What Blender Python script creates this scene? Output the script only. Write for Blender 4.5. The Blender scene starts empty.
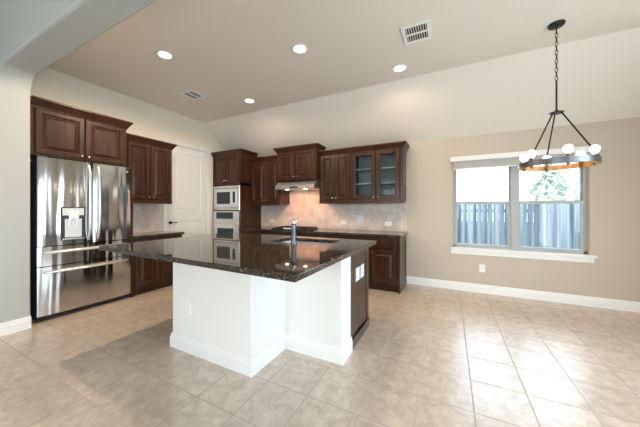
import bpy, bmesh, math, random
from mathutils import Vector, Matrix
random.seed(7)
C = bpy.context.scene.collection
PI = math.pi

# ------------------------------------------------------------------ camera, world, added daylight, exposure
H = 1.25
cam_d = bpy.data.cameras.new('camera')
cam = bpy.data.objects.new('camera', cam_d)
C.objects.link(cam)
cam_d.sensor_width = 36.0
cam_d.lens = 36.0 * 256.0 / 640.0
cam_d.shift_y = -4.5 / 640.0
cam_d.clip_start = 0.02
cam.location = (0, 0, H)
cam.rotation_euler = (PI / 2, 0, math.radians(26.8))
bpy.context.scene.camera = cam

world = bpy.data.worlds.new('sky')
bpy.context.scene.world = world
world.use_nodes = True
wn = world.node_tree.nodes
bg = wn['Background']
sky = wn.new('ShaderNodeTexSky')
sky.sky_type = 'NISHITA'
sky.sun_disc = False
sky.sun_elevation = math.radians(38)
sky.sun_rotation = math.radians(200)
sky.dust_density = 4.0
sky.air_density = 1.0
wmix = wn.new('ShaderNodeMix')
wmix.data_type = 'RGBA'
wmix.inputs[0].default_value = 0.55
wmix.inputs[7].default_value = (9.0, 10.0, 11.0, 1)
world.node_tree.links.new(sky.outputs[0], wmix.inputs[6])
world.node_tree.links.new(wmix.outputs[2], bg.inputs['Color'])
bg.inputs['Strength'].default_value = 0.88

DAY = (0.68, 0.88, 1.0)


def daylight(name, loc, rot, sx, sy, watts, color=DAY):  # area lamp added to stand in for daylight
    d = bpy.data.lights.new(name, 'AREA')
    d.shape = 'RECTANGLE'
    d.size, d.size_y = sx, sy
    d.energy = watts
    d.color = color
    o = bpy.data.objects.new(name, d)
    C.objects.link(o)
    o.location = loc
    o.rotation_euler = rot
    return o


# area lamps added at unseen openings to brighten the rooms
daylight('added_light_patio_door', (2.75, -1.0, 1.1), (0, PI / 2, 0), 2.0, 2.4, 52)
daylight('added_light_front_window', (-1.2, -3.75, 1.5), (PI / 2, 0, 0), 3.2, 1.5, 34)
daylight('added_light_side_window', (2.75, 1.75, 1.38), (0, PI / 2, 0), 1.45, 1.65, 46)

vs = bpy.context.scene.view_settings
vs.view_transform = 'Standard'
vs.look = 'None'
vs.gamma = 1.0
vs.use_curve_mapping = False
vs.exposure = -0.09
WARM = (1.0, 0.77, 0.53)
CAN_W = 25.0
BULB_W = 0.7
HOOD_W = 2.0


# ------------------------------------------------------------------ materials
def mat(name, color, rough=0.5, metal=0.0, **kw):
    m = bpy.data.materials.new(name)
    m.use_nodes = True
    b = m.node_tree.nodes['Principled BSDF']
    b.inputs['Base Color'].default_value = (*color, 1)
    b.inputs['Roughness'].default_value = rough
    b.inputs['Metallic'].default_value = metal
    for k, v in kw.items():
        b.inputs[k.replace('_', ' ')].default_value = v
    return m


def N(m, t, **kw):
    n = m.node_tree.nodes.new(t)
    for k, v in kw.items():
        if k in n.inputs:
            n.inputs[k].default_value = v
        else:
            setattr(n, k, v)
    return n


def L(m, a, b):
    m.node_tree.links.new(a, b)


def bsdf(m):
    return m.node_tree.nodes['Principled BSDF']


def coords(m, scale=(1, 1, 1), loc=(0, 0, 0), world_space=False):
    tc = N(m, 'ShaderNodeNewGeometry' if world_space else 'ShaderNodeTexCoord')
    mp = N(m, 'ShaderNodeMapping')
    mp.inputs['Scale'].default_value = scale
    mp.inputs['Location'].default_value = loc
    L(m, tc.outputs['Position' if world_space else 'Object'], mp.inputs['Vector'])
    return mp.outputs[0]


def ramp(m, fac, stops):
    r = N(m, 'ShaderNodeValToRGB')
    e = r.color_ramp.elements
    while len(e) < len(stops):
        e.new(0.5)
    for k, (p, c) in enumerate(stops):
        e[k].position = p
        e[k].color = (*c, 1)
    L(m, fac, r.inputs[0])
    return r.outputs[0]


def bump(m, h, strength, dist=0.01):
    b = N(m, 'ShaderNodeBump')
    b.inputs['Strength'].default_value = strength
    b.inputs['Distance'].default_value = dist
    L(m, h, b.inputs['Height'])
    L(m, b.outputs[0], bsdf(m).inputs['Normal'])


def paint(name, color, rough=0.7, tex=0.12):
    m = mat(name, color, rough)
    n = N(m, 'ShaderNodeTexNoise', Scale=70.0, Detail=3.0)
    L(m, coords(m, world_space=True), n.inputs['Vector'])
    bump(m, n.outputs[0], tex, 0.004)
    return m


M_WALL = paint('beige_wall_paint', (0.56, 0.49, 0.405))
M_LEFT = paint('brightened_wall_paint', (0.76, 0.70, 0.59))  # left wall colour lightened to make up for weak light there
M_DOOR = mat('white_door_paint', (0.74, 0.75, 0.75), 0.35)
M_ARCH = paint('pale_archway_paint', (0.49, 0.505, 0.48))
M_CEIL = paint('ceiling_paint', (0.80, 0.745, 0.665), 0.8, 0.2)
M_ISL = paint('island_paint', (0.82, 0.82, 0.79))
M_TRIM = mat('white_trim_paint', (0.86, 0.86, 0.84), 0.35)
M_WHITE = mat('white_plastic', (0.88, 0.88, 0.87), 0.3)
M_GREYP = mat('grey_plastic', (0.70, 0.75, 0.76), 0.3)
M_BLACK = mat('black_metal', (0.012, 0.011, 0.010), 0.38, 0.6)
M_DARK = mat('black_gap', (0.01, 0.01, 0.01), 0.6)
M_BRONZE = mat('dark_bronze', (0.04, 0.04, 0.042), 0.28, 0.9)
M_BAND = mat('galvanised_band', (0.20, 0.22, 0.25), 0.35, 0.9)
M_NICKEL = mat('brushed_nickel', (0.78, 0.74, 0.68), 0.22, 1.0)
M_CHROME = mat('dark_steel', (0.10, 0.115, 0.135), 0.2, 1.0)
M_CASE = mat('fridge_case_grey', (0.035, 0.045, 0.055), 0.45)
M_BGLASS = mat('black_oven_glass', (0.02, 0.03, 0.032), 0.05)
M_VINYL = mat('window_vinyl', (0.42, 0.44, 0.45), 0.4)
M_SHADE = paint('blind_fabric', (0.52, 0.52, 0.52), 0.8)
M_SOCKET = mat('bronze_socket', (0.20, 0.11, 0.05), 0.4, 0.7)
M_FRIDGELOGO = mat('badge_grey', (0.45, 0.45, 0.47), 0.3, 0.6)


def wood(name, c0, c1, rough=0.3):
    m = mat(name, c0, rough)
    n = N(m, 'ShaderNodeTexNoise', Scale=9.0, Detail=6.0, Distortion=0.6)
    L(m, coords(m, (3.0, 3.0, 0.22)), n.inputs['Vector'])
    L(m, ramp(m, n.outputs[0], [(0.30, c0), (0.72, c1)]), bsdf(m).inputs['Base Color'])
    bump(m, n.outputs[0], 0.12, 0.002)
    bsdf(m).inputs['Specular IOR Level'].default_value = 0.28
    bsdf(m).inputs['Coat Weight'].default_value = 0.12
    bsdf(m).inputs['Coat Roughness'].default_value = 0.25
    return m


M_WOOD = wood('espresso_wood', (0.019, 0.0075, 0.0045), (0.078, 0.031, 0.015))
M_WOODIN = wood('cabinet_interior_wood', (0.46, 0.44, 0.40), (0.56, 0.53, 0.48), 0.5)
M_RINGWOOD = wood('honey_wood', (0.55, 0.27, 0.09), (0.72, 0.40, 0.16), 0.5)


def steel(name, wav):
    m = mat(name, (0.60, 0.60, 0.60), 0.12, 1.0)
    n = N(m, 'ShaderNodeTexNoise', Scale=2.6, Detail=1.0)
    L(m, coords(m, (3.2, 1.0, 0.28)), n.inputs['Vector'])
    bump(m, n.outputs[0], wav, 0.05)
    return m


M_STEEL = steel('stainless_steel', 0.32)
M_HOOD = mat('brushed_hood_steel', (0.55, 0.54, 0.52), 0.42, 1.0)
M_STEEL2 = mat('satin_steel', (0.82, 0.84, 0.86), 0.30, 1.0)


def granite():
    m = mat('black_granite', (0.01, 0.01, 0.01), 0.035)
    co = coords(m)
    v = N(m, 'ShaderNodeTexVoronoi', Scale=130.0)
    L(m, co, v.inputs['Vector'])
    n = N(m, 'ShaderNodeTexNoise', Scale=110.0, Detail=4.0)
    L(m, co, n.inputs['Vector'])
    sp = ramp(m, n.outputs[0], [(0.46, (0.010, 0.009, 0.008)), (0.54, (0.08, 0.054, 0.034)), (0.64, (0.24, 0.22, 0.19))])
    mx = N(m, 'ShaderNodeMix', data_type='RGBA', blend_type='MULTIPLY')
    mx.inputs[0].default_value = 0.8
    L(m, sp, mx.inputs[6])
    L(m, ramp(m, v.outputs['Distance'], [(0.1, (1.4, 1.4, 1.4)), (0.7, (0.35, 0.35, 0.35))]), mx.inputs[7])
    L(m, mx.outputs[2], bsdf(m).inputs['Base Color'])
    return m


M_GRANITE = granite()


def tiles(name, w, h, off, c1, c2, mortar, rough, msize, axis='xy', mscale=3.0, blot=None):
    m = mat(name, c1, rough)
    tc = N(m, 'ShaderNodeNewGeometry')
    sx = N(m, 'ShaderNodeSeparateXYZ')
    L(m, tc.outputs['Position'], sx.inputs[0])
    cx = N(m, 'ShaderNodeCombineXYZ')
    L(m, sx.outputs['XYZ'.index(axis[0].upper())], cx.inputs[0])
    L(m, sx.outputs['XYZ'.index(axis[1].upper())], cx.inputs[1])
    mp = N(m, 'ShaderNodeMapping')
    mp.inputs['Location'].default_value = (*off, 0)
    L(m, cx.outputs[0], mp.inputs['Vector'])
    br = N(m, 'ShaderNodeTexBrick')
    br.offset = 0.0
    br.squash = 1.0
    for k, v in (('Scale', 1.0), ('Mortar Size', msize), ('Mortar Smooth', 0.15), ('Brick Width', w), ('Row Height', h), ('Bias', 0.0)):
        br.inputs[k].default_value = v
    br.inputs['Color1'].default_value = (0.93, 0.93, 0.93, 1)
    br.inputs['Color2'].default_value = (1.05, 1.05, 1.05, 1)
    br.inputs['Mortar'].default_value = (1, 1, 1, 1)
    L(m, mp.outputs[0], br.inputs['Vector'])
    n1 = N(m, 'ShaderNodeTexNoise', Scale=mscale, Detail=7.0, Roughness=0.62, Distortion=0.5)
    L(m, tc.outputs['Position'], n1.inputs['Vector'])
    n2 = N(m, 'ShaderNodeTexNoise', Scale=mscale * 9, Detail=5.0, Roughness=0.7)
    L(m, tc.outputs['Position'], n2.inputs['Vector'])
    ad = N(m, 'ShaderNodeMath', operation='MULTIPLY_ADD')
    L(m, n2.outputs[0], ad.inputs[0])
    ad.inputs[1].default_value = 0.45
    sb = N(m, 'ShaderNodeMath', operation='SUBTRACT')
    L(m, n1.outputs[0], sb.inputs[0])
    sb.inputs[1].default_value = 0.22
    L(m, sb.outputs[0], ad.inputs[2])
    base = ramp(m, ad.outputs[0], [(0.30, c2), (0.66, c1)])
    mu = N(m, 'ShaderNodeMix', data_type='RGBA', blend_type='MULTIPLY')
    mu.inputs[0].default_value = 1.0
    L(m, base, mu.inputs[6])
    L(m, br.outputs['Color'], mu.inputs[7])
    mx = N(m, 'ShaderNodeMix', data_type='RGBA')
    L(m, br.outputs['Fac'], mx.inputs[0])
    L(m, mu.outputs[2], mx.inputs[6])
    mx.inputs[7].default_value = (*mortar, 1)
    L(m, mx.outputs[2], bsdf(m).inputs['Base Color'])
    rr = N(m, 'ShaderNodeMapRange')
    L(m, br.outputs['Fac'], rr.inputs[0])
    rr.inputs[3].default_value = rough
    rr.inputs[4].default_value = 0.8
    L(m, rr.outputs[0], bsdf(m).inputs['Roughness'])
    sr = N(m, 'ShaderNodeMapRange')
    L(m, br.outputs['Fac'], sr.inputs[0])
    sr.inputs[3].default_value = 0.5
    sr.inputs[4].default_value = 0.05
    L(m, sr.outputs[0], bsdf(m).inputs['Specular IOR Level'])
    iv = N(m, 'ShaderNodeMath', operation='MULTIPLY_ADD')
    L(m, br.outputs['Fac'], iv.inputs[0])
    iv.inputs[1].default_value = -1.0
    s2 = N(m, 'ShaderNodeMath', operation='MULTIPLY')
    L(m, n2.outputs[0], s2.inputs[0])
    s2.inputs[1].default_value = 0.04
    L(m, s2.outputs[0], iv.inputs[2])
    bump(m, iv.outputs[0], 0.35, 0.003)
    return m


M_FLOOR = tiles('beige_floor_tile', 0.328, 0.34, (-0.137 + 0.328 * 20, -2.17 + 0.34 * 20),
                (0.69, 0.575, 0.465), (0.43, 0.325, 0.235), (0.50, 0.44, 0.38), 0.30, 0.005, mscale=13.0)
bsdf(M_FLOOR).inputs['IOR'].default_value = 2.4
M_SPLASH_B = tiles('backsplash_tile', 0.335, 0.335, (2.07 + 0.335 * 20, -0.865 + 0.335 * 10),
                   (0.74, 0.64, 0.57), (0.52, 0.43, 0.38), (0.70, 0.64, 0.58), 0.38, 0.003, 'xz', 5.0)
M_SPLASH_L = tiles('backsplash_tile_side', 0.335, 0.335, (-2.10 + 0.335 * 20, -0.865 + 0.335 * 10),
                   (0.74, 0.64, 0.57), (0.52, 0.43, 0.38), (0.70, 0.64, 0.58), 0.38, 0.003, 'yz', 5.0)


def thin_glass(name, tint, refl):
    m = bpy.data.materials.new(name)
    m.use_nodes = True
    nt = m.node_tree
    nt.nodes.remove(nt.nodes['Principled BSDF'])
    t = nt.nodes.new('ShaderNodeBsdfTransparent')
    t.inputs[0].default_value = (*tint, 1)
    g = nt.nodes.new('ShaderNodeBsdfGlossy')
    g.inputs['Roughness'].default_value = 0.02
    lw = nt.nodes.new('ShaderNodeFresnel')
    lw.inputs[0].default_value = refl
    mx = nt.nodes.new('ShaderNodeMixShader')
    nt.links.new(lw.outputs[0], mx.inputs[0])
    nt.links.new(t.outputs[0], mx.inputs[1])
    nt.links.new(g.outputs[0], mx.inputs[2])
    nt.links.new(mx.outputs[0], nt.nodes['Material Output'].inputs[0])
    return m


M_GLASS = thin_glass('window_glass', (0.95, 0.97, 0.98), 1.35)
M_CABGLASS = thin_glass('cabinet_glass', (0.82, 0.89, 0.92), 1.2)


def emit(name, color, strength):
    m = mat(name, color, 0.5)
    bsdf(m).inputs['Emission Color'].default_value = (*color, 1)
    bsdf(m).inputs['Emission Strength'].default_value = strength
    return m


M_LENS = emit('lit_lamp_lens', (1.0, 0.95, 0.86), 14.0)
M_FIL = emit('lit_bulb', (1.0, 0.90, 0.74), 9.0)
M_HOODLENS = emit('lit_hood_lens', (1.0, 0.82, 0.55), 16.0)
M_DISPLAY = emit('appliance_display', (0.02, 0.04, 0.05), 0.3)


# ------------------------------------------------------------------ mesh helpers
class MB:
    """collects shapes into ONE mesh"""

    def __init__(self):
        self.bm = bmesh.new()

    def box(self, x0, x1, y0, y1, z0, z1, bev=0.0):
        vs_ = [self.bm.verts.new(p) for p in ((x0, y0, z0), (x1, y0, z0), (x1, y1, z0), (x0, y1, z0),
                                              (x0, y0, z1), (x1, y0, z1), (x1, y1, z1), (x0, y1, z1))]
        fs = [self.bm.faces.new([vs_[i] for i in q]) for q in
              ((0, 3, 2, 1), (4, 5, 6, 7), (0, 1, 5, 4), (1, 2, 6, 5), (2, 3, 7, 6), (3, 0, 4, 7))]
        if bev:
            ed = list({e for f in fs for e in f.edges})
            bmesh.ops.bevel(self.bm, geom=ed, offset=bev, segments=2, affect='EDGES', profile=0.6)
        return self

    def rects(self, x0, x1, z0, z1, loops, fill=True, back=None):
        """nested rectangles in the xz plane; loops = [(inset, y), ...]; makes moulded panels"""
        rings = []
        for ins, y in loops:
            rings.append([self.bm.verts.new(p) for p in ((x0 + ins, y, z0 + ins), (x1 - ins, y, z0 + ins),
                                                         (x1 - ins, y, z1 - ins), (x0 + ins, y, z1 - ins))])
        for a, b in zip(rings, rings[1:]):
            for i in range(4):
                j = (i + 1) % 4
                self.bm.faces.new((a[i], a[j], b[j], b[i]))
        if fill:
            self.bm.faces.new(rings[-1])
            self.bm.faces.new(rings[0][::-1])
        else:
            a, b = rings[-1], rings[0]
            for i in range(4):
                j = (i + 1) % 4
                self.bm.faces.new((a[i], a[j], b[j], b[i]))
        return self

    def lathe(self, prof, c=(0, 0, 0), axis='z', n=24, cap=True):
        rings = []
        for r, h in prof:
            ring = []
            for k in range(n):
                a = 2 * PI * k / n
                p = (r * math.cos(a), r * math.sin(a), h)
                if axis == 'y':
                    p = (p[0], p[2], p[1])
                elif axis == 'x':
                    p = (p[2], p[0], p[1])
                ring.append(self.bm.verts.new((p[0] + c[0], p[1] + c[1], p[2] + c[2])))
            rings.append(ring)
        for a, b in zip(rings, rings[1:]):
            for k in range(n):
                j = (k + 1) % n
                self.bm.faces.new((a[k], a[j], b[j], b[k]))
        if cap:
            self.bm.faces.new(rings[0][::-1])
            self.bm.faces.new(rings[-1])
        return self

    def tube(self, pts, r, n=10, closed=False):
        pts = [Vector(p) for p in pts]
        m = len(pts)
        rr = r if isinstance(r, (list, tuple)) else [r] * m
        rings = []
        up = None
        for i, p in enumerate(pts):
            if closed:
                t = (pts[(i + 1) % m] - pts[i - 1]).normalized()
            else:
                t = (pts[min(i + 1, m - 1)] - pts[max(i - 1, 0)]).normalized()
            if up is None:
                up = Vector((0, 0, 1)) if abs(t.z) < 0.9 else Vector((1, 0, 0))
            a = t.cross(up).normalized()
            b = a.cross(t).normalized()
            up = b
            rings.append([self.bm.verts.new(p + (a * math.cos(2 * PI * k / n) + b * math.sin(2 * PI * k / n)) * rr[i]) for k in range(n)])
        pairs = list(zip(rings, rings[1:]))
        if closed:
            pairs.append((rings[-1], rings[0]))
        for a, b in pairs:
            for k in range(n):
                j = (k + 1) % n
                self.bm.faces.new((a[k], a[j], b[j], b[k]))
        if not closed:
            self.bm.faces.new(rings[0][::-1])
            self.bm.faces.new(rings[-1])
        return self

    def prism(self, poly, z0, z1, axis='z', holes=()):
        """extrude a polygon (with holes); axis y: poly is (x,z); axis x: poly is (y,z)"""
        def P(u, v, h):
            return {'z': (u, v, h), 'y': (u, h, v), 'x': (h, u, v)}[axis]
        es = []
        for lp in (poly, *holes):
            v = [self.bm.verts.new(P(a, b, z0)) for a, b in lp]
            es += [self.bm.edges.new((v[i], v[(i + 1) % len(v)])) for i in range(len(v))]
        r = bmesh.ops.triangle_fill(self.bm, edges=es, use_beauty=True, use_dissolve=False)
        fs = [g for g in r['geom'] if isinstance(g, bmesh.types.BMFace)]
        ex = bmesh.ops.extrude_face_region(self.bm, geom=fs)
        d = Vector(P(0, 0, z1)) - Vector(P(0, 0, z0))
        bmesh.ops.translate(self.bm, vec=d, verts=[g for g in ex['geom'] if isinstance(g, bmesh.types.BMVert)])
        return self

    def sweep(self, path, prof, closed=False):
        """mitred moulding: path (x,y) with the outward side on its right; prof = [(out, z), ...] closed section"""
        m = len(path)
        rings = []
        for i in range(m):
            p = Vector(path[i])
            def nrm(a, b):
                d = (Vector(b) - Vector(a)).normalized()
                return Vector((d.y, -d.x))
            if 0 < i < m - 1 or closed:
                n1 = nrm(path[i - 1], path[i])
                n2 = nrm(path[i], path[(i + 1) % m])
                k = (n1 + n2) / (1 + n1.dot(n2))
            elif i == 0:
                k = nrm(path[0], path[1])
            else:
                k = nrm(path[-2], path[-1])
            rings.append([self.bm.verts.new((p.x + k.x * o, p.y + k.y * o, z)) for o, z in prof])
        q = len(prof)
        pairs = list(zip(rings, rings[1:])) + ([(rings[-1], rings[0])] if closed else [])
        for a, b in pairs:
            for k in range(q):
                j = (k + 1) % q
                self.bm.faces.new((a[k], a[j], b[j], b[k]))
        if not closed:
            self.bm.faces.new(rings[0][::-1])
            self.bm.faces.new(rings[-1])
        return self

    def build(self, name, m, parent=None, smooth=False, bev=0.0, loc=None):
        bmesh.ops.recalc_face_normals(self.bm, faces=self.bm.faces[:])
        me = bpy.data.meshes.new(name)
        self.bm.to_mesh(me)
        self.bm.free()
        me.materials.append(m)
        if smooth:
            for p in me.polygons:
                p.use_smooth = True
        o = bpy.data.objects.new(name, me)
        C.objects.link(o)
        if parent:
            o.parent = parent
        if loc:
            o.location = loc
        if smooth:
            md = o.modifiers.new('edge', 'EDGE_SPLIT')
            md.split_angle = math.radians(40)
        if bev:
            md = o.modifiers.new('bevel', 'BEVEL')
            md.width = bev
            md.segments = 2
            md.limit_method = 'ANGLE'
        return o


def tag(o, label=None, cat=None, group=None, kind=None):
    for k, v in (('label', label), ('category', cat), ('group', group), ('kind', kind)):
        if v:
            o[k] = v
    return o


def thing(name, label, cat, loc=(0, 0, 0), rz=0.0, group=None):
    o = bpy.data.objects.new(name, None)
    o.empty_display_size = 0.1
    C.objects.link(o)
    o.location = loc
    o.rotation_euler = (0, 0, rz)
    return tag(o, label, cat, group)


def copy_tree(o, parent=None):
    c = o.copy()
    C.objects.link(c)
    if parent:
        c.parent = parent
    for ch in list(o.children):
        copy_tree(ch, c)
    return c


def struct(o):
    o['kind'] = 'structure'
    return o


# ------------------------------------------------------------------ room shell
XL, XR, YB, YF = -4.55, 2.6, 4.5, -3.6
ZN = 3.7
ZC, YC, ZW = 3.04, 3.66, 2.36          # flat ceiling, crease, back wall height
W0, W1, WZ0, WZ1 = 0.05, 1.61, 0.655, 1.97  # back window opening
AY0, AY1, AZ, JX = 0.80, 1.035, 2.63, -3.94   # archway wall

struct(MB().box(-5.6, XR + 0.15, YF - 0.15, YB + 0.15, -0.1, 0).build('floor', M_FLOOR))

cb = MB()
cb.prism([(YF - 0.15, ZN), (AY1, ZN), (AY1, ZC), (YC, ZC), (YB, ZW), (YB + 0.15, ZW), (YB + 0.15, ZW + 0.15), (YC, ZC + 0.15), (AY1 + 0.15, ZC + 0.15), (AY1 + 0.15, ZN + 0.15), (YF - 0.15, ZN + 0.15)], -5.6, XR + 0.15, 'x')
struct(cb.build('ceiling', M_CEIL))

struct(MB().prism([(XL - 0.15, 0), (XR + 0.15, 0), (XR + 0.15, ZW), (XL - 0.15, ZW)], YB, YB + 0.15, 'y',
                  holes=[[(W0, WZ0), (W1, WZ0), (W1, WZ1), (W0, WZ1)]]).build('wall_back', M_WALL))
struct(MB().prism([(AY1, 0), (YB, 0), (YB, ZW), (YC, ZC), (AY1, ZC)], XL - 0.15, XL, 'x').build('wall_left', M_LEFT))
# right wall with unseen door and window openings added to let light in
struct(MB().prism([(YF, 0), (YB, 0), (YB, ZW), (YC, ZC), (AY1, ZC), (AY1, ZN), (YF, ZN)], XR, XR + 0.15, 'x',
                  holes=[[(-2.0, 0.02), (0.2, 0.02), (0.2, 2.1), (-2.0, 2.1)], [(0.9, 0.65), (2.6, 0.65), (2.6, 2.12), (0.9, 2.12)]]).build('wall_right', M_WALL))
struct(MB().prism([(-5.6, 0), (XR + 0.15, 0), (XR + 0.15, ZN), (-5.6, ZN)], YF - 0.15, YF, 'y',
                  holes=[[(-2.8, 0.75), (0.4, 0.75), (0.4, 2.2), (-2.8, 2.2)]]).build('wall_front', M_ARCH))  # window opening added behind the camera to let light in
struct(MB().box(-5.6, -5.45, YF, AY0, 0, ZN).build('wall_side', M_ARCH))
# archway wall: jamb on the left, header with a rounded inner corner
R_ = 0.20
arc = [(JX + R_ - R_ * math.cos(t), AZ - R_ + R_ * math.sin(t)) for t in [PI / 2 * k / 10 for k in range(11)]]
poly = [(-5.45, 0), (JX, 0)] + arc + [(XR, AZ), (XR, ZN), (-5.45, ZN)]
struct(MB().prism(poly, AY0, AY1, 'y').build('wall_archway', M_ARCH, bev=0.018))

BB = [(0, 0), (0.016, 0), (0.016, 0.085), (0.011, 0.095), (0.011, 0.108), (0.006, 0.125), (0, 0.125)]
struct(MB().sweep([(-0.64, YB), (XR, YB)], BB).build('baseboard_back', M_TRIM))
struct(MB().sweep([(XR, YB), (XR, 0.3)], BB).build('baseboard_right', M_TRIM))
struct(MB().sweep([(JX, AY1), (JX, AY0), (-5.45, AY0)], [(-o, z) for o, z in BB]).build('baseboard_left', M_TRIM))

# ------------------------------------------------------------------ window on the back wall
win = thing('window_1', None, None, (0, YB, 0))
struct(win)
fy0, fy1 = 0.06, 0.13
wf = MB()
wf.box(W0, W0 + 0.035, fy0, fy1, WZ0, WZ1).box(W1 - 0.035, W1, fy0, fy1, WZ0, WZ1)
wf.box(W0, W1, fy0, fy1, WZ0, WZ0 + 0.03).box(W0, W1, fy0, fy1, WZ1 - 0.03, WZ1)
wf.box(0.795, 0.885, fy0 - 0.005, fy1, WZ0, WZ1)
wf.build('window_frame', M_VINYL, win)
for a, b in ((W0 + 0.035, 0.795), (0.885, W1 - 0.035)):
    s = MB()
    s.rects(a, b, WZ0 + 0.03, 1.355, [(0, fy0 + 0.035), (0, fy0 + 0.01), (0.024, fy0 + 0.01), (0.03, fy0 + 0.03)], fill=False)
    s.box(a, b, fy0, fy0 + 0.035, 1.322, 1.366)
    so = s.build('sash', M_VINYL, win)
    MB().box(a + 0.03, b - 0.03, fy0 + 0.022, fy0 + 0.026, WZ0 + 0.055, 1.33).build('glass_pane', M_GLASS, so)
    s = MB()
    s.rects(a, b, 1.335, WZ1 - 0.03, [(0, fy1 - 0.005), (0, fy1 - 0.03), (0.018, fy1 - 0.03), (0.022, fy1 - 0.012)], fill=False)
    so = s.build('sash', M_VINYL, win)
    MB().box(a + 0.02, b - 0.02, fy1 - 0.02, fy1 - 0.016, 1.35, WZ1 - 0.045).build('glass_pane', M_GLASS, so)
sl = MB()
sl.box(W0 - 0.03, W1 + 0.06, -0.045, 0.06, WZ0 - 0.03, WZ0 + 0.004, 0.006)
sl.box(W0 - 0.03, W1 + 0.04, -0.018, 0.0, WZ0 - 0.095, WZ0 - 0.03, 0.003)
sl.build('window_sill', M_TRIM, win)

bl = thing('window_blind', 'white cellular blind drawn up under its head rail over the window', 'blind', (0.83, YB, 1.85))
MB().box(-0.82, 0.82, -0.075, -0.002, 0.125, 0.20, 0.006).build('head_rail', M_TRIM, bl)
st = MB()
for k in range(6):
    st.box(-0.775, 0.775, -0.05, -0.008, 0.022 + 0.017 * k, 0.037 + 0.017 * k, 0.004)
st.build('folded_fabric', M_SHADE, bl)
MB().box(-0.775, 0.775, -0.048, -0.01, 0.004, 0.021, 0.003).build('bottom_rail', M_TRIM, bl)

# unseen patio door and window frames, added with their openings to bring light in
for n, (a0, a1, b0, b1), ax in (('added_patio_door', (-2.0, 0.2, 0.02, 2.1), 'x'), ('added_side_window', (0.9, 2.6, 0.65, 2.12), 'x'), ('added_front_window', (-2.8, 0.4, 0.75, 2.2), 'y')):
    f = MB()
    mid = (a0 + a1) / 2
    for u0, u1, v0, v1 in ((a0, a0 + 0.05, b0, b1), (a1 - 0.05, a1, b0, b1), (mid - 0.04, mid + 0.04, b0, b1), (a0, a1, b0, b0 + 0.05), (a0, a1, b1 - 0.05, b1)):
        if ax == 'x':
            f.box(XR + 0.05, XR + 0.10, u0, u1, v0, v1)
        else:
            f.box(u0, u1, YF - 0.10, YF - 0.05, v0, v1)
    struct(f.build(n, M_TRIM))

# ------------------------------------------------------------------ panelled door on the left wall (door_1)
dr = thing('door_1', None, None, (XL, 2.80, 0), PI / 2)   # local x = along wall (world +y), local y = into the wall
struct(dr)
D0, D1, DZ = 0.09, 0.90, 2.43
ds = MB()
ds.box(D0, D0 + 0.12, -0.016, -0.002, 0.01, DZ).box(D1 - 0.12, D1, -0.016, -0.002, 0.01, DZ)
for z0, z1 in ((0.01, 0.22), (1.02, 1.20), (DZ - 0.13, DZ)):
    ds.box(D0 + 0.12, D1 - 0.12, -0.016, -0.002, z0, z1)
for z0, z1 in ((0.22, 1.02), (1.20, DZ - 0.13)):
    ds.rects(D0 + 0.12, D1 - 0.12, z0, z1, [(0, -0.003), (0, -0.016), (0.012, -0.007), (0.03, -0.007), (0.06, -0.013)])
ds.build('door_slab', M_DOOR, dr)
cs = MB()
for u0, u1 in ((0.0, 0.085), (0.905, 0.99)):
    cs.box(u0, u1, -0.022, -0.001, 0, DZ + 0.005, 0.004)
cs.box(0.0, 0.99, -0.022, -0.001, DZ + 0.006, DZ + 0.09, 0.004)
cs.build('door_casing', M_DOOR, dr)
dh = MB()
dh.lathe([(0.03, -0.026), (0.03, -0.017)], (D0 + 0.04, 0, 1.00), 'y', 20)
dh.tube([(D0 + 0.04, -0.02, 1.00), (D0 + 0.04, -0.055, 1.00), (D0 + 0.055, -0.062, 1.00), (D0 + 0.15, -0.06, 1.00)], 0.009)
dh.build('door_handle', M_BLACK, dr, smooth=True)


# ------------------------------------------------------------------ cabinet kit
# local frame: x along the front (to the viewer's right), y = 0 at the face going back into the wall, z up
def door_part(parent, x0, x1, z0, z1, knob=None, name='door', st=0.055):
    b = MB()
    b.rects(x0, x1, z0, z1, [(0, -0.001), (0, -0.016), (0.004, -0.020), (st - 0.010, -0.020), (st - 0.004, -0.016), (st, -0.005),
                             (st + 0.008, -0.005), (st + 0.034, -0.017), (st + 0.037, -0.019)])
    o = b.build(name, M_WOOD, parent)
    if knob:
        kx, kz = knob
        MB().lathe([(0.006, -0.0205), (0.005, -0.030), (0.011, -0.036), (0.013, -0.041), (0.010, -0.046), (0.002, -0.048)], (kx, 0, kz), 'y', 14).build('knob', M_NICKEL, o, smooth=True)
    return o


def drawer_part(parent, x0, x1, z0, z1, knob=True):
    b = MB()
    b.rects(x0, x1, z0, z1, [(0, -0.001), (0, -0.015), (0.006, -0.020), (0.02, -0.020)])
    o = b.build('drawer', M_WOOD, parent)
    if knob:
        MB().lathe([(0.006, -0.0205), (0.005, -0.030), (0.011, -0.036), (0.013, -0.041), (0.010, -0.046), (0.002, -0.048)], ((x0 + x1) / 2, 0, (z0 + z1) / 2), 'y', 14).build('knob', M_NICKEL, o, smooth=True)
    return o


def crown_part(parent, w, d, z0, z1, left, right, front=0.0):
    h = z1 - z0
    prof = [(0.0, z0), (0.010, z0), (0.014, z0 + h * 0.18), (0.022, z0 + h * 0.30), (0.040, z0 + h * 0.62), (0.055, z0 + h * 0.80), (0.060, z0 + h * 0.82), (0.060, z1), (0.0, z1)]
    path = []
    if left:
        path.append((0, d))
    path += [(0, front), (w, front)]
    if right:
        path.append((w, d))
    MB().sweep(path, prof).build('crown_moulding', M_WOOD, parent)


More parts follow.
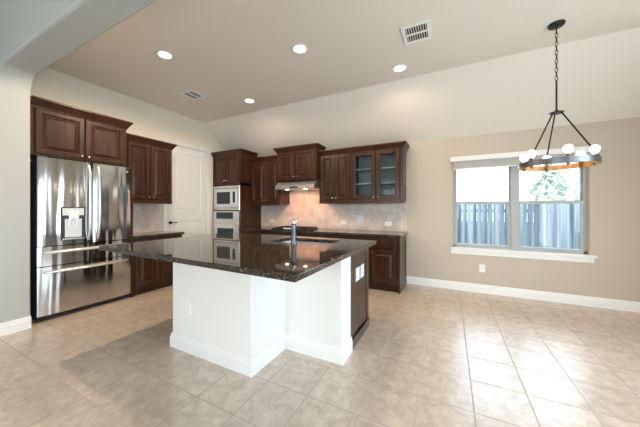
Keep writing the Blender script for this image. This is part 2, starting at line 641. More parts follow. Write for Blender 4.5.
def pair(parent, w, z0, z1, low_knob=True, m=0.035, gap=0.012, st=0.055):
    mid = w / 2
    kz = z0 + 0.035 if low_knob else z1 - 0.035
    door_part(parent, m, mid - gap / 2, z0, z1, (mid - gap / 2 - 0.028, kz), st=st)
    door_part(parent, mid + gap / 2, w - m, z0, z1, (mid + gap / 2 + 0.028, kz), st=st)


def wall_cab(label, loc, rz, w, d, h, crown=(True, True), crown_h=0.09, rail=True, m=0.035, ret=None):
    t = thing('wall_cabinet', label, 'cabinet', loc, rz)
    MB().box(0, w, 0, d, 0, h).build('carcass', M_WOOD, t)
    zb = 0.035 if rail else 0.02
    pair(t, w, zb, h - crown_h - 0.005, m=m)
    crown_part(t, w, d if ret is None else ret, h - crown_h, h + 0.005, *crown)
    if rail:
        MB().box(0.0, w, -0.012, 0.008, -0.03, 0.018, 0.004).build('light_rail', M_WOOD, t)
    return t


def base_cab(label, loc, rz, w, d, h, doors=2, drawers=1, toe=0.1):
    t = thing('base_cabinet', label, 'cabinet', loc, rz)
    MB().box(0, w, 0, d, toe, h).box(0, w, 0.06, d, 0, toe).build('carcass', M_WOOD, t)
    dw = (w - 0.05) / drawers
    for k in range(drawers):
        drawer_part(t, 0.025 + k * dw + 0.005, 0.025 + (k + 1) * dw - 0.005, h - 0.175, h - 0.03)
    if doors == 2:
        pair(t, w, toe + 0.03, h - 0.195, low_knob=False, m=0.03)
    else:
        door_part(t, 0.03, w - 0.03, toe + 0.03, h - 0.195, (w - 0.06, h - 0.23))
    return t


# ---- left wall: refrigerator cabinet, upper, base, worktop
E = 0.002
t = wall_cab('dark wood two-door cabinet mounted directly above the refrigerator', (-4.05, 1.058, 1.845), PI / 2, 0.925, 0.5 - E, 0.62, (False, True), 0.10, rail=False, ret=0.16)
wall_cab('narrow dark wood wall cabinet between refrigerator cabinet and white door', (-4.22, 2.045, 1.365), PI / 2, 0.71, 0.33 - E, 0.98, (False, True), 0.09)
base_cab('dark wood base cabinet between the refrigerator and white door', (-4.0, 2.05, 0), PI / 2, 0.74, 0.548, 0.825)
MB().box(-4.55 + E, -3.975, 2.048, 2.815, 0.828, 0.865).build('worktop', M_GRANITE, bev=0.004)
tag(bpy.data.objects['worktop'], 'short black granite worktop beside the refrigerator, on the left wall', 'worktop')
MB().box(-4.55 + E, -4.0, 2.029, 2.044, 0, 1.33).build('side_panel', M_WOOD)
tag(bpy.data.objects['side_panel'], 'tall dark wood side panel against the right flank of the refrigerator', 'panel')
sp = MB().box(-4.55 + E / 2, -4.538, 2.046, 2.79, 0.866, 1.362).build('backsplash', M_SPLASH_L)
tag(sp, 'small patch of beige stone tile backsplash next to the white door', 'backsplash')

# ---- refrigerator (faces +x)
fr = thing('refrigerator', 'stainless french door refrigerator with ice dispenser and two bottom drawers', 'refrigerator', (-4.0, 1.10, 0), PI / 2)
FW = 0.925
MB().box(0.003, FW - 0.003, 0.075, 0.545, 0.02, 1.79, 0.006).build('case', M_CASE, fr)


def bowed(x0, x1, z0, z1, depth=0.068, bow=0.012, holes=()):
    """door front with a gentle bow and rounded vertical edges"""
    b = MB()
    n = 14
    pts = []
    for k in range(n + 1):
        s = k / n
        u = x0 + (x1 - x0) * s
        e = min(s, 1 - s) * (x1 - x0)
        rnd = 0.0 if e > 0.02 else 0.012 * (1 - math.sqrt(max(0, 1 - ((0.02 - e) / 0.02) ** 2)))
        g = (u - FW / 2) / (FW / 2)
        pts.append((u, -bow * (1 - g * g) + rnd))
    poly = pts + [(x1, depth), (x0, depth)]
    b.prism(poly, z0, z1)
    return b


DX0, DX1, DZ0, DZ1 = 0.183, 0.405, 0.888, 1.275     # dispenser opening
mid = 0.485
ld = bowed(0.0, mid - 0.003, 0.835, 1.825).build('door', M_STEEL, fr, smooth=True)
rd = bowed(mid + 0.003, FW, 0.835, 1.825).build('door', M_STEEL, fr, smooth=True)
d1 = bowed(0.0, FW, 0.612, 0.825).build('drawer', M_STEEL, fr, smooth=True)
d2 = bowed(0.0, FW, 0.065, 0.602).build('drawer', M_STEEL, fr, smooth=True)
MB().box(0.0, FW, 0.045, 0.075, 0.015, 0.06).build('kick_grille', M_DARK, fr)


def bar(x, z0, z1, off):
    n = 12
    return [(x, -0.012 - off * math.sin(PI * min(1, max(0, k / n))) ** 0.45 if 0 < k < n else -0.008, z0 + (z1 - z0) * k / n) for k in range(n + 1)]


MB().tube(bar(mid - 0.045, 0.875, 1.79, 0.045), 0.0125, 12).build('handle', M_STEEL2, ld, smooth=True)
MB().tube(bar(mid + 0.050, 0.875, 1.79, 0.045), 0.0125, 12).build('handle', M_STEEL2, rd, smooth=True)
for o, z in ((d1, 0.765), (d2, 0.545)):
    n = 12
    MB().tube([(0.05 + (FW - 0.1) * k / n, -0.012 - 0.045 * math.sin(PI * k / n) ** 0.45 if 0 < k < n else -0.006, z) for k in range(n + 1)], 0.0135, 12).build('handle', M_STEEL2, o, smooth=True)
dp = MB()
dp.rects(DX0, DX1, DZ0, DZ1, [(0, -0.006), (0, -0.018), (0.003, -0.020), (0.012, -0.020), (0.014, -0.0135)], fill=True)
dsp = dp.build('dispenser', M_CASE, ld)
MB().box(DX0 + 0.035, DX1 - 0.035, -0.0162, -0.0138, DZ0 + 0.03, 1.134).build('recess_back', M_GREYP, dsp)
MB().box(DX0 + 0.014, DX1 - 0.014, -0.0165, -0.0138, 1.175, DZ1 - 0.014).build('control_panel', M_GREYP, dsp)
MB().box(DX0 + 0.014, DX0 + 0.034, -0.0165, -0.0138, DZ0 + 0.05, 1.172).box(DX1 - 0.034, DX1 - 0.014, -0.0165, -0.0138, DZ0 + 0.05, 1.172).box(DX0 + 0.034, DX1 - 0.034, -0.0165, -0.0138, 1.135, 1.172).build('recess_dark_trim', M_CASE, dsp)  # dark rim strips outlining the dispenser recess
MB().box(0.25, 0.34, -0.034, -0.0166, 1.135, 1.225, 0.006).build('spout_housing', M_WHITE, dsp)
nz = MB()
nz.tube([(0.265, -0.022, 1.135), (0.25, -0.026, 1.05)], [0.012, 0.006]).tube([(0.322, -0.022, 1.135), (0.318, -0.026, 1.05)], [0.012, 0.006])
nz.build('paddle', M_STEEL2, dsp, smooth=True)
MB().box(DX0 + 0.012, DX1 - 0.012, -0.036, -0.0205, DZ0 + 0.004, DZ0 + 0.02, 0.003).build('drip_tray', M_STEEL2, dsp)
lg = MB()
lg.lathe([(0.014, -0.0056), (0.014, -0.0066)], (FW - 0.06, 0, 1.765), 'y', 20)
lg.build('badge', M_FRIDGELOGO, rd)
for x in (0.05, FW - 0.05):
    MB().box(x - 0.04, x + 0.04, 0.02, 0.13, 1.826, 1.84, 0.004).build('hinge_cover', M_CASE, fr)

# ---- tall oven cabinet, back left corner
TW = 0.80
tc_ = thing('tall_oven_cabinet', 'tall dark wood cabinet holding the microwave and wall oven', 'cabinet', (XL + 0.012, 3.88, 0))
MB().box(0, TW, 0, 0.615, 0.1, 0.48).box(0, TW, 0.05, 0.615, 0, 0.1).box(0, 0.028, 0, 0.615, 0.48, 1.78).box(TW - 0.028, TW, 0, 0.615, 0.48, 1.78) \
    .box(0.028, TW - 0.028, 0.55, 0.615, 0.48, 1.78).box(0.028, TW - 0.028, 0, 0.55, 1.205, 1.225).box(0, TW, 0, 0.615, 1.735, 2.30).box(0, TW, 0, 0.48, 2.30, 2.44).build('carcass', M_WOOD, tc_)
pair(tc_, TW, 1.80, 2.345, m=0.03)
drawer_part(tc_, 0.03, TW - 0.03, 0.13, 0.45)
crown_part(tc_, TW, 0.43, 2.35, 2.45, False, True)

mw = thing('microwave', 'built-in stainless microwave above the wall oven', 'microwave', (XL + 0.012 + 0.03, 3.88, 1.228))
mww = TW - 0.06
b = MB()
b.rects(0, mww, 0, 0.50, [(0, 0.40), (0, -0.006), (0.004, -0.012), (0.085, -0.012), (0.088, -0.006), (0.095, -0.006)])
mt_ = b.build('trim_frame', M_STEEL2, mw)
for z in (0.035, 0.445):
    g = MB()
    for k in range(2):
        g.box(0.03, mww - 0.03, -0.0135, -0.0121, z + 0.012 * k, z + 0.012 * k + 0.006)
    g.build('vent_slots', M_DARK, mt_)
mdo = MB().box(0.098, mww - 0.185, -0.028, -0.0062, 0.098, 0.402, 0.004).build('door', M_STEEL2, mw)
MB().box(0.115, mww - 0.235, -0.0295, -0.0281, 0.125, 0.375).build('window', M_BGLASS, mdo)
MB().tube([(mww - 0.210, -0.029, 0.12), (mww - 0.210, -0.05, 0.13), (mww - 0.210, -0.05, 0.37), (mww - 0.210, -0.029, 0.38)], 0.007).build('handle', M_STEEL2, mdo, smooth=True)
cp = MB().box(mww - 0.182, mww - 0.098, -0.026, -0.0062, 0.098, 0.402, 0.003).build('control_panel', M_STEEL2, mw)
MB().box(mww - 0.172, mww - 0.108, -0.0275, -0.0261, 0.15, 0.375).build('keypad', M_BGLASS, cp)

ov = thing('wall_oven', 'stainless wall oven built in below the microwave', 'oven', (XL + 0.012 + 0.03, 3.88, 0.482))
MB().box(0, mww, 0.002, 0.53, 0, 0.72).build('case', M_STEEL2, ov)
cpo = MB().box(0, mww, -0.028, 0.0, 0.545, 0.72, 0.004).build('control_panel', M_STEEL2, ov)
MB().box(0.10, mww - 0.16, -0.0295, -0.0281, 0.565, 0.70).build('display', M_BGLASS, cpo)
odo = MB().box(0, mww, -0.03, 0.0, 0.02, 0.535, 0.004).build('door', M_STEEL2, ov)
MB().box(0.13, mww - 0.15, -0.0315, -0.0301, 0.12, 0.37).build('window', M_BGLASS, odo)
MB().tube([(0.06, -0.031, 0.475), (0.06, -0.075, 0.475), (mww - 0.06, -0.075, 0.475), (mww - 0.06, -0.031, 0.475)], 0.011).build('handle', M_STEEL2, odo, smooth=True)
TX = XL + 0.012 + TW

# ---- back wall uppers
UY = 4.17
UD = YB - UY - E
wall_cab('dark wood wall cabinet in the corner between tall oven cabinet and range hood', (TX + 0.003, UY, 1.355), 0, -2.985 - TX - 0.003, UD, 0.95, (False, False), 0.085)
rc = thing('wall_cabinet', 'short dark wood cabinet raised above the range hood', 'cabinet', (-2.975, 4.05, 1.785))
MB().box(0, 0.85, 0, YB - 4.05 - E, 0, 0.55).box(0, 0.85, 0, 0.34, 0.55, 0.625).build('carcass', M_WOOD, rc)
pair(rc, 0.85, 0.03, 0.53, m=0.035)
crown_part(rc, 0.85, 0.30, 0.535, 0.63, True, True)
wall_cab('dark wood two-door wall cabinet right of the range hood, solid doors', (-2.117, UY, 1.375), 0, 0.612, UD, 0.92, (False, False), 0.085)

gc = thing('glass_cabinet', 'dark wood wall cabinet with two glass doors and empty shelves', 'cabinet', (-1.502, UY, 1.375))
GW, GH = 0.852, 0.92
g = MB()
g.box(0, 0.02, 0.0, UD, 0, GH).box(GW - 0.02, GW, 0.0, UD, 0, GH).box(0.02, GW - 0.02, 0, UD, 0, 0.02).box(0.02, GW - 0.02, 0, UD, GH - 0.1, GH)
g.box(0.02, GW - 0.02, UD - 0.012, UD, 0.02, GH - 0.1).box(GW / 2 - 0.02, GW / 2 + 0.02, 0.0, 0.02, 0.02, GH - 0.1).box(0.02, 0.04, 0.0, 0.02, 0.02, GH - 0.1).box(GW - 0.04, GW - 0.02, 0.0, 0.02, 0.02, GH - 0.1)
g.build('carcass', M_WOOD, gc)
MB().box(0.021, GW - 0.021, UD - 0.016, UD - 0.0125, 0.021, GH - 0.101).build('back_panel', M_WOODIN, gc)
for z in (0.29, 0.54):
    MB().box(0.021, GW - 0.021, 0.03, UD - 0.017, z, z + 0.018).build('shelf', M_WOODIN, gc)
for x0, x1, kx in ((0.018, GW / 2 - 0.006, GW / 2 - 0.034), (GW / 2 + 0.006, GW - 0.045, GW / 2 + 0.034)):
    d = MB()
    d.rects(x0, x1, 0.035, GH - 0.09, [(0, -0.001), (0, -0.016), (0.004, -0.020), (0.060, -0.020), (0.068, -0.012), (0.070, -0.004)], fill=False)
    do = d.build('glass_door', M_WOOD, gc)
    MB().box(x0 + 0.066, x1 - 0.066, -0.010, -0.006, 0.101, GH - 0.156).build('glass_pane', M_CABGLASS, do)
    MB().lathe([(0.006, -0.0205), (0.005, -0.030), (0.011, -0.036), (0.013, -0.041), (0.010, -0.046), (0.002, -0.048)], (kx, 0, 0.07), 'y', 14).build('knob', M_NICKEL, do, smooth=True)
crown_part(gc, GW, UD, GH - 0.085, GH + 0.005, False, True)
MB().box(0.0, GW, -0.012, 0.008, -0.03, 0.018, 0.004).build('light_rail', M_WOOD, gc)

# ---- range hood
hd = thing('range_hood', 'slim stainless under-cabinet range hood with two lit lamps', 'range hood', (-2.97, YB, 1.62))
hb = MB()
hb.prism([(-E, 0.0), (-0.52, 0.0), (-0.52, 0.06), (-0.44, 0.13), (-0.40, 0.16), (-E, 0.16)], 0, 0.84, 'x')
hb.build('hood_body', M_HOOD, hd, bev=0.004)
MB().box(0.33, 0.50, -0.5225, -0.5205, 0.018, 0.042).build('switch_panel', M_BGLASS, hd)
for x in (0.22, 0.62):
    MB().lathe([(0.032, -0.001), (0.032, -0.006), (0.028, -0.008)], (x, -0.44, 0), 'z', 18).build('lamp_lens', M_HOODLENS, hd)
    l = bpy.data.lights.new('hood_light', 'SPOT')
    l.energy = HOOD_W * 6
    l.color = (1.0, 0.50, 0.30)
    l.spot_size = math.radians(140)
    l.spot_blend = 0.5
    l.shadow_soft_size = 0.03
    lo = bpy.data.objects.new('hood_light', l)
    C.objects.link(lo)
    lo.parent = hd
    lo.location = (x, -0.42, -0.02)
    lo.rotation_euler = (math.radians(28), 0, 0)

# ---- base run on the back wall
BY = 3.89
BDp = YB - BY - E
xs = [TX + 0.003, -3.20, -2.28, -1.50, -0.672]
labs = ['dark wood base cabinet beside the tall oven cabinet', 'dark wood base cabinet directly under the gas cooktop',
        'dark wood base cabinet behind the island, right of the cooktop cabinet', 'end dark wood base cabinet nearest the window wall outlet']
for k in range(4):
    base_cab(labs[k], (xs[k], BY, 0), 0, xs[k + 1] - xs[k] - 0.002, BDp, 0.828, 2, 1)
ep = MB()
ep.prism([(BY + 0.0, 0), (BY + 0.05, 0), (YB - 0.004, 0), (YB - 0.004, 0.828), (BY - 0.012, 0.828), (BY - 0.012, 0.10)], -0.671, -0.652, 'x')
ep.box(-0.652, -0.645, BY - 0.012, BY + 0.06, 0, 0.828).box(-0.652, -0.645, YB - 0.06, YB - 0.004, 0, 0.828).box(-0.652, -0.645, BY + 0.06, YB - 0.06, 0.72, 0.828).box(-0.652, -0.645, BY + 0.06, YB - 0.06, 0, 0.16)
tag(ep.build('end_panel', M_WOOD), 'framed dark wood end panel closing the back cabinet run near the window', 'panel')
wt = MB().box(TX + 0.003, -0.625, BY - 0.03, YB - E, 0.829, 0.866).build('worktop', M_GRANITE, bev=0.004)
tag(wt, 'long black granite worktop along the back wall under the cooktop', 'worktop')
sb = MB().box(TX + 0.003, -0.64, YB - 0.012, YB - 0.001, 0.867, 1.60).build('backsplash', M_SPLASH_B)
# cut: backsplash sits lower right of the hood cabinet
bpy.data.objects.remove(sb)
sb = MB().prism([(TX + 0.003, 0.867), (-0.64, 0.867), (-0.64, 1.343), (-2.12, 1.343), (-2.12, 1.618), (-2.978, 1.618), (-2.978, 1.322), (TX + 0.003, 1.322)], YB - 0.012, YB - 0.001, 'y').build('backsplash', M_SPLASH_B)
tag(sb, 'long beige stone tile backsplash behind the cooktop and worktop', 'backsplash')

ck = thing('gas_cooktop', 'black gas cooktop with cast iron grates set in the back worktop', 'cooktop', (-2.66, 4.20, 0.867))
MB().box(-0.38, 0.38, -0.25, 0.25, 0, 0.012, 0.004).build('cooktop_plate', M_BLACK, ck)
for cx in (-0.25, 0.0, 0.25):
    gr = MB()
    for y in (-0.2, -0.07, 0.07, 0.2):
        gr.box(cx - 0.115, cx + 0.115, y - 0.006, y + 0.006, 0.026, 0.037)
    for x in (-0.11, 0, 0.11):
        gr.box(cx + x - 0.006, cx + x + 0.006, -0.205, 0.205, 0.024, 0.035)
    for x in (-0.11, 0.11):
        for y in (-0.2, 0.2):
            gr.box(cx + x - 0.006, cx + x + 0.006, y - 0.006, y + 0.006, 0.0125, 0.03)
    gr.build('grate', M_BLACK, ck)
for cx, cy in ((-0.25, -0.1), (-0.25, 0.12), (0, 0.05), (0.25, -0.1), (0.25, 0.12)):
    MB().lathe([(0.045, 0.0125), (0.045, 0.02), (0.03, 0.022), (0.03, 0.03), (0.005, 0.031)], (cx, cy, 0), 'z', 18).build('burner', M_BLACK, ck)
for k in range(5):
    MB().lathe([(0.018, 0.0125), (0.016, 0.032), (0.004, 0.033)], (-0.10 + 0.05 * k, -0.225, 0), 'z', 14).build('knob', M_STEEL2, ck, smooth=True)


# ------------------------------------------------------------------ outlets and switches
def plate(name, label, cat, loc, rz, horizontal=False, kind='outlet', w=0.072, h=0.116, m=None, group=None):
    """wall plate; local front is -y"""
    t = thing(name, label, cat, loc, rz, group)
    if horizontal:
        w, h = h, w
    MB().box(-w / 2, w / 2, -0.006, -0.0005, -h / 2, h / 2, 0.002).build('cover_plate', m or M_WHITE, t)
    for s in (-1, 1):
        if kind == 'outlet':
            cx, cz = (s * 0.022, 0) if horizontal else (0, s * 0.022)
            so = MB().box(cx - 0.015, cx + 0.015, -0.0085, -0.0062, cz - 0.015, cz + 0.015, 0.001).build('socket', M_WHITE, t)
            sl = MB()
            for q in (-0.006, 0.006):
                if horizontal:
                    sl.box(cx - 0.004, cx + 0.005, -0.0092, -0.0086, cz + q - 0.001, cz + q + 0.001)
                else:
                    sl.box(cx + q - 0.001, cx + q + 0.001, -0.0092, -0.0086, cz - 0.004, cz + 0.005)
            sl.build('slots', M_DARK, so)
    if kind == 'switch':
        MB().box(-0.016, 0.016, -0.0095, -0.0062, -0.032, 0.032, 0.001).build('rocker', m or M_WHITE, t)
    return t


plate('power_outlet', 'white outlet on the beige wall below the window', 'outlet', (0.437, YB, 0.365), 0)
plate('power_outlet', 'white horizontal outlet on backsplash left of the cooktop', 'outlet', (-3.43, YB - 0.012, 0.995), 0, True)
plate('power_outlet', 'white horizontal outlet on backsplash nearest right side of the cooktop', 'outlet', (-1.768, YB - 0.012, 0.998), 0, True)
plate('light_switch', 'square pale grey switch plate on backsplash between two white outlets', 'switch', (-1.444, YB - 0.012, 1.075), 0, False, 'switch', 0.125, 0.125, M_GREYP)
plate('power_outlet', 'white horizontal outlet on backsplash at far right end under glass cabinet', 'outlet', (-0.943, YB - 0.012, 0.995), 0, True)
plate('power_outlet', 'white outlet on the cream front face of the island', 'outlet', (-2.03, 1.48, 0.385), 0)

# ------------------------------------------------------------------ island
isl = thing('kitchen_island', 'stepped cream island base with white baseboard and dark wood end', 'island', (-1.5, 2.0, 0))
OX, OY = -1.5, 2.0


def P2(pts):
    return [(x - OX, y - OY) for x, y in pts]


IX0, IX1, IX2, IY0, IY1, IY2, IY3 = -2.256, -1.325, -0.775, 1.48, 1.92, 2.14, 2.69
IH = 0.872
SX0, SX1, SY0, SY1 = -1.70, -1.04, 2.16, 2.57
MB().prism(P2([(IX0, IY0), (IX1, IY0), (IX1, IY1), (IX2, IY1), (IX2, IY2), (IX0, IY2)]), 0, IH).build('base_wall', M_ISL, isl, bev=0.006)
MB().sweep(P2([(IX0, IY2), (IX0, IY0), (IX1, IY0), (IX1, IY1), (IX2, IY1), (IX2, IY2)]), BB).build('baseboard', M_TRIM, isl)
cbd = MB()
for a_, b_, c_, d_, z0_, z1_ in ((IX0, IX2 - 0.02, IY2 + 0.001, IY3, 0.09, 0.65), (IX0, SX0 - 0.03, IY2 + 0.001, IY3, 0.65, IH), (SX1 + 0.03, IX2 - 0.02, IY2 + 0.001, IY3, 0.65, IH), (SX0 - 0.03, SX1 + 0.03, SY1 + 0.03, IY3, 0.65, IH)):
    cbd.box(a_ - OX, b_ - OX, c_ - OY, d_ - OY, z0_, z1_)
cbd.box(IX0 - OX, IX2 - 0.02 - OX, IY2 - OY + 0.001, IY3 - 0.07 - OY, 0, 0.09).build('cabinet_body', M_WOOD, isl)
# framed end panel on the right side (faces +x): build it facing -y and turn it
e_ = MB()
pw = IY3 - IY2 - 0.003
e_.rects(0, pw, 0.0, IH, [(0, 0.016), (0, -0.004), (0.055, -0.004), (0.062, 0.006), (0.066, 0.006)])
e_.box(0.0, pw, -0.012, -0.0045, 0.0, 0.085, 0.003)
eo = e_.build('end_panel', M_WOOD, isl)
eo.location = (IX2 - 0.003 - OX, IY2 + 0.002 - OY, 0)
eo.rotation_euler = (0, 0, PI / 2)
plate('light_switch', 'white switch plate on the dark island end, nearer the cream wall', 'switch', (IX2 - 0.009, 2.345, 0.63), PI / 2, False, 'switch', 0.105, 0.125)
plate('power_outlet', 'white outlet plate on the dark island end, farther from cream wall', 'outlet', (IX2 - 0.009, 2.485, 0.63), PI / 2, False, 'outlet', 0.105, 0.125)

rr_ = 0.05


def rounded(x0, x1, y0, y1, r, n=5):
    out = []
    for cx, cy, a0 in ((x1 - r, y0 + r, -PI / 2), (x1 - r, y1 - r, 0), (x0 + r, y1 - r, PI / 2), (x0 + r, y0 + r, PI)):
        for k in range(n + 1):
            a = a0 + PI / 2 * k / n
            out.append((cx + r * math.cos(a), cy + r * math.sin(a)))
    return out


iw = MB().prism([(-2.87, 1.18), (-0.70, 1.108), (-0.70, 2.735), (-2.87, 2.735)], 0.8735, 0.910, 'z', holes=[rounded(SX0, SX1, SY0, SY1, rr_)]).build('worktop', M_GRANITE, bev=0.004)
tag(iw, 'large polished black granite top overhanging the island', 'worktop')

sk = thing('kitchen_sink', 'stainless undermount sink set into the black island top', 'sink', ((SX0 + SX1) / 2, (SY0 + SY1) / 2, 0.70))
cx_, cy_ = (SX0 + SX1) / 2, (SY0 + SY1) / 2
sb_ = MB()
rings = []
for ins, z in ((-0.012, 0.172), (0.0, 0.172), (0.004, 0.02), (0.03, 0.003)):
    rings.append([sb_.bm.verts.new((x - cx_, y - cy_, z)) for x, y in rounded(SX0 + ins, SX1 - ins, SY0 + ins, SY1 - ins, rr_)])
for a, b in zip(rings, rings[1:]):
    for k in range(len(a)):
        j = (k + 1) % len(a)
        sb_.bm.faces.new((a[k], a[j], b[j], b[k]))
sb_.bm.faces.new(rings[-1])
sb_.build('basin', M_STEEL2, sk, smooth=True)
MB().lathe([(0.045, 0.0035), (0.042, 0.008), (0.02, 0.006)], (0, 0, 0), 'z', 20).build('drain', M_CHROME, sk)

fc = thing('faucet', 'dark steel pull-out faucet standing on the island beside the sink', 'faucet', (-1.33, 2.075, 0.910), 0.571)
MB().lathe([(0.034, 0.0), (0.034, 0.006), (0.027, 0.012), (0.0255, 0.03), (0.0245, 0.15), (0.025, 0.185), (0.022, 0.198), (0.008, 0.204)], n=24).build('body', M_CHROME, fc, smooth=True)
MB().tube([(0, 0.01, 0.13), (0, 0.06, 0.165), (0, 0.13, 0.185), (0, 0.19, 0.18), (0, 0.215, 0.16)], [0.016, 0.016, 0.016, 0.017, 0.018], 14).build('spout', M_CHROME, fc, smooth=True)
MB().tube([(0, 0, 0.198), (0.004, 0.0, 0.222), (0.002, -0.005, 0.240), (-0.02, -0.02, 0.246)], [0.014, 0.011, 0.008, 0.006], 12).tube([(0.002, 0, 0.205), (0.022, 0.01, 0.215), (0.026, 0.012, 0.232)], [0.009, 0.010, 0.006], 10).build('lever', M_NICKEL, fc, smooth=True)

# ------------------------------------------------------------------ ceiling things
def can_light(label, x, y, dim):
    t = thing('recessed_light', label, 'ceiling light', (x, y, ZC), 0)
    MB().lathe([(0.064, -0.001), (0.088, -0.001), (0.088, -0.006), (0.078, -0.010), (0.066, -0.006)], n=32, cap=False).build('trim_ring', M_TRIM, t, smooth=True)
    MB().lathe([(0.065, -0.002), (0.065, -0.004), (0.045, -0.006)], n=28).build('lens', M_LENS, t)
    l = bpy.data.lights.new('can_lamp', 'SPOT')
    l.energy = CAN_W * 4 * dim
    l.color = WARM
    l.spot_size = math.radians(173)
    l.spot_blend = 0.4
    l.shadow_soft_size = 0.06
    o = bpy.data.objects.new('can_lamp', l)
    C.objects.link(o)
    o.parent = t
    o.location = (0, 0, -0.02)
    return t


can_light('lit recessed ceiling light nearest the refrigerator and archway', -2.946, 1.84, 1.4)
can_light('lit recessed ceiling light above the island, between the two air vents', -1.49, 2.45, 0.9)
can_light('lit recessed ceiling light near the glass cabinet, by the ceiling crease', -0.565, 3.36, 0.35)
can_light('lit recessed ceiling light in front of the tall oven cabinet', -2.945, 3.25, 0.45)


def vent(label, x, y, w, d, along_x):
    t = thing('air_vent', label, 'vent', (x, y, ZC))
    f = MB()
    fr_ = 0.035
    f.box(-w / 2, w / 2, -d / 2, -d / 2 + fr_, -0.012, -0.001, 0.003).box(-w / 2, w / 2, d / 2 - fr_, d / 2, -0.012, -0.001, 0.003)
    f.box(-w / 2, -w / 2 + fr_, -d / 2 + fr_, d / 2 - fr_, -0.012, -0.001, 0.003).box(w / 2 - fr_, w / 2, -d / 2 + fr_, d / 2 - fr_, -0.012, -0.001, 0.003)
    if along_x:
        f.box(-w / 2 + fr_, w / 2 - fr_, -0.008, 0.008, -0.012, -0.001)
    else:
        f.box(-0.008, 0.008, -d / 2 + fr_, d / 2 - fr_, -0.012, -0.001)
    f.build('frame', M_TRIM, t)
    MB().box(-w / 2 + fr_ - 0.002, w / 2 - fr_ + 0.002, -d / 2 + fr_ - 0.002, d / 2 - fr_ + 0.002, -0.002, -0.0005).build('duct_opening', M_DARK, t)
    s = MB()
    n = 9
    for k in range(n):
        if along_x:
            u = -w / 2 + fr_ + (w - 2 * fr_) * (k + 0.5) / n
            s.box(u - 0.003, u + 0.003, -d / 2 + fr_, d / 2 - fr_, -0.0065, -0.003)
        else:
            u = -d / 2 + fr_ + (d - 2 * fr_) * (k + 0.5) / n
            s.box(-w / 2 + fr_, w / 2 - fr_, u - 0.0015, u + 0.0015, -0.0065, -0.003)
    s.build('louvres', M_TRIM, t)
    return t


vent('white ceiling air vent nearest the chandelier, slats clearly visible', -0.295, 2.76, 0.27, 0.30, True)
vent('white ceiling air vent near the left wall and the refrigerator', -3.58, 2.68, 0.27, 0.28, False)

# ------------------------------------------------------------------ chandelier
CX, CY, RZ, RR = 0.926, 3.245, 1.685, 0.292
ch = thing('chandelier', 'round wagon-wheel chandelier of wood and dark metal with lit bulbs', 'chandelier', (CX, CY, RZ))
TOP = ZC - RZ
MB().lathe([(0.065, TOP - 0.001), (0.065, TOP - 0.012), (0.058, TOP - 0.022), (0.015, TOP - 0.028), (0.008, TOP - 0.045)], n=28).build('canopy', M_BRONZE, ch, smooth=True)
chn = MB()
z = TOP - 0.04
k = 0
while z > 0.80:
    pts = []
    for q in range(12):
        a = 2 * PI * q / 12
        u, v = 0.010 * math.cos(a), 0.026 * math.sin(a)
        pts.append((u, 0, z - 0.026 + v) if k % 2 else (0, u, z - 0.026 + v))
    chn.tube(pts, 0.0032, 6, closed=True)
    z -= 0.042
    k += 1
chn.build('chain', M_BRONZE, ch, smooth=True)
MB().tube([(0, 0, 0.50), (0, 0, 0.80)], 0.008, 12).build('stem', M_BRONZE, ch, smooth=True)
MB().lathe([(0.055, 0.492), (0.055, 0.50), (0.02, 0.503), (0.014, 0.52)], n=24).build('hub', M_BRONZE, ch, smooth=True)
view = math.atan2(CY, CX)          # direction from the viewer's side to the ring
right = view - PI / 2


def ring_pt(deg, r, z):
    a = right + math.radians(deg)
    return (r * math.cos(a), r * math.sin(a), z)


MB().lathe([(RR - 0.004, -0.026), (RR + 0.004, -0.026), (RR + 0.004, 0.026), (RR - 0.004, 0.026), (RR - 0.004, -0.026)], n=64, cap=False).build('metal_band', M_BAND, ch, smooth=True)
MB().lathe([(RR - 0.022, -0.028), (RR - 0.005, -0.028), (RR - 0.005, 0.024), (RR - 0.022, 0.024), (RR - 0.022, -0.028)], n=64, cap=False).build('wooden_ring', M_RINGWOOD, ch, smooth=True)
for a in (-12, 108, -132):
    MB().tube([ring_pt(a, 0.035, 0.495), ring_pt(a, RR - 0.012, 0.034)], 0.0065, 10).build('rod', M_BRONZE, ch, smooth=True)
for a in (47, 107, 167, -13, -73, -133):
    p = ring_pt(a, RR - 0.036, 0)
    s = MB().lathe([(0.010, -0.045), (0.013, -0.035), (0.013, 0.040), (0.019, 0.042), (0.019, 0.052)], p, n=16).build('socket', M_SOCKET, ch, smooth=True)
    MB().lathe([(0.014, 0.053), (0.018, 0.062), (0.029, 0.078), (0.035, 0.096), (0.034, 0.108), (0.024, 0.124), (0.011, 0.131), (0.002, 0.132)], p, n=20).build('bulb', M_FIL, s, smooth=True)
    l = bpy.data.lights.new('bulb_light', 'POINT')
    l.energy = BULB_W * 2
    l.color = (1.0, 0.70, 0.42)
    l.shadow_soft_size = 0.016
    o = bpy.data.objects.new('bulb_light', l)
    C.objects.link(o)
    o.parent = ch
    o.location = (p[0], p[1], 0.10)

# ------------------------------------------------------------------ outdoors
M_GROUND = mat('lawn', (0.07, 0.09, 0.04), 0.9)
struct(MB().box(-14, 22, YB + 0.16, 40, -0.5, -0.4).build('ground', M_GROUND))


def fence_mat():
    m = mat('weathered_fence_wood', (0.4, 0.42, 0.42), 0.8)
    n = N(m, 'ShaderNodeTexNoise', Scale=6.0, Detail=6.0)
    L(m, coords(m, (1.7, 1.0, 0.04)), n.inputs['Vector'])
    L(m, ramp(m, n.outputs[0], [(0.36, (0.025, 0.045, 0.07)), (0.64, (0.17, 0.225, 0.255))]), bsdf(m).inputs['Base Color'])
    return m


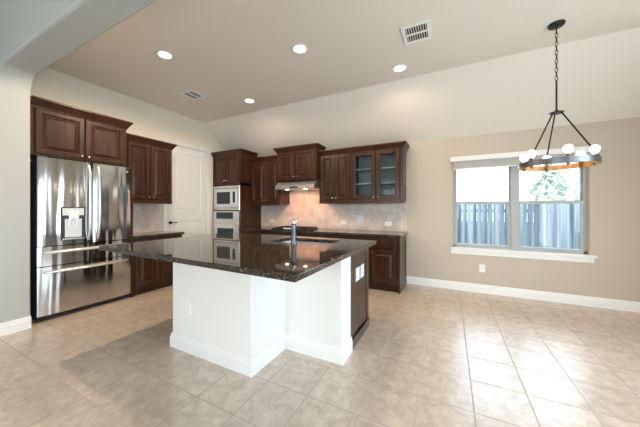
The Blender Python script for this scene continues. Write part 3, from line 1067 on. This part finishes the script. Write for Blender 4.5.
M_FENCE = fence_mat()
FY = 9.0
fn = thing('fence', 'weathered grey board fence standing outside beyond the window', 'fence', (1.5, FY, -0.4))
fb = MB()
x = -4.5
while x < 5.5:
    w = random.uniform(0.12, 0.14)
    dy = random.uniform(-0.004, 0.006)
    zt = 1.85
    fb.prism([(x, 0.03), (x + w, 0.03), (x + w, zt), (x, zt)], dy, dy + 0.018, 'y')
    x += w + random.uniform(0.002, 0.008)
fb.build('boards', M_FENCE, fn)
for z in (0.3, 0.95, 1.55):
    MB().box(-4.5, 5.6, 0.026, 0.064, z, z + 0.09).build('rail', M_FENCE, fn)
for x in (-4.3, -1.9, 0.5, 2.9, 5.3):
    MB().box(x, x + 0.09, 0.065, 0.155, 0, 1.72).build('post', M_FENCE, fn)

M_LEAF = mat('pale_leaves', (0.42, 0.52, 0.44), 0.6)
M_BARK = mat('bark', (0.20, 0.15, 0.11), 0.9)


def tree(label, x, y, h, r, n):
    t = thing('tree', label, 'tree', (x, y, -0.4), 0, 'trees beyond the fence')
    MB().tube([(0, 0, 0), (0.05, 0.02, h * 0.35), (0.0, 0.0, h * 0.6)], [0.12, 0.09, 0.05], 10).build('trunk', M_BARK, t, smooth=True)
    c = MB()
    for _ in range(n):
        a, b_, q = random.uniform(0, 2 * PI), random.uniform(-1, 1), random.random() ** 0.4
        s = math.sqrt(1 - b_ * b_)
        bulge = 0.85 + 0.25 * math.sin(3 * a + 2 * b_) * math.cos(4 * b_)
        p = Vector((r * s * math.cos(a) * q * bulge, r * s * math.sin(a) * q * bulge, h * 0.62 + h * 0.38 * b_ * q))
        d1_ = Vector((random.gauss(0, 1), random.gauss(0, 1), random.gauss(0, 1))).normalized()
        d2_ = d1_.cross(Vector((random.gauss(0, 1), random.gauss(0, 1), random.gauss(0, 1)))).normalized()
        k = random.uniform(0.07, 0.13)
        c.bm.faces.new([c.bm.verts.new(p + d1_ * k), c.bm.verts.new(p + d2_ * k * 0.5), c.bm.verts.new(p - d1_ * k), c.bm.verts.new(p - d2_ * k * 0.5)])
    c.build('crown', M_LEAF, t)


tree('pale green tree behind the fence, filling most of right window half', 3.60, 13.5, 3.6, 0.68, 2600)
tree('pale green tree behind the fence at the right edge of the window', 5.0, 13.5, 3.6, 0.60, 2000)

# repeats carry their group
GROUPS = {'recessed_light': 'recessed lights in the kitchen ceiling', 'air_vent': 'air vents in the ceiling',
          'power_outlet': 'white power outlets', 'light_switch': 'wall switches', 'wall_cabinet': 'dark wood wall cabinets',
          'base_cabinet': 'dark wood base cabinets'}
for o in C.objects:
    if o.parent is None and o.name.split('.')[0] in GROUPS:
        o['group'] = GROUPS[o.name.split('.')[0]]
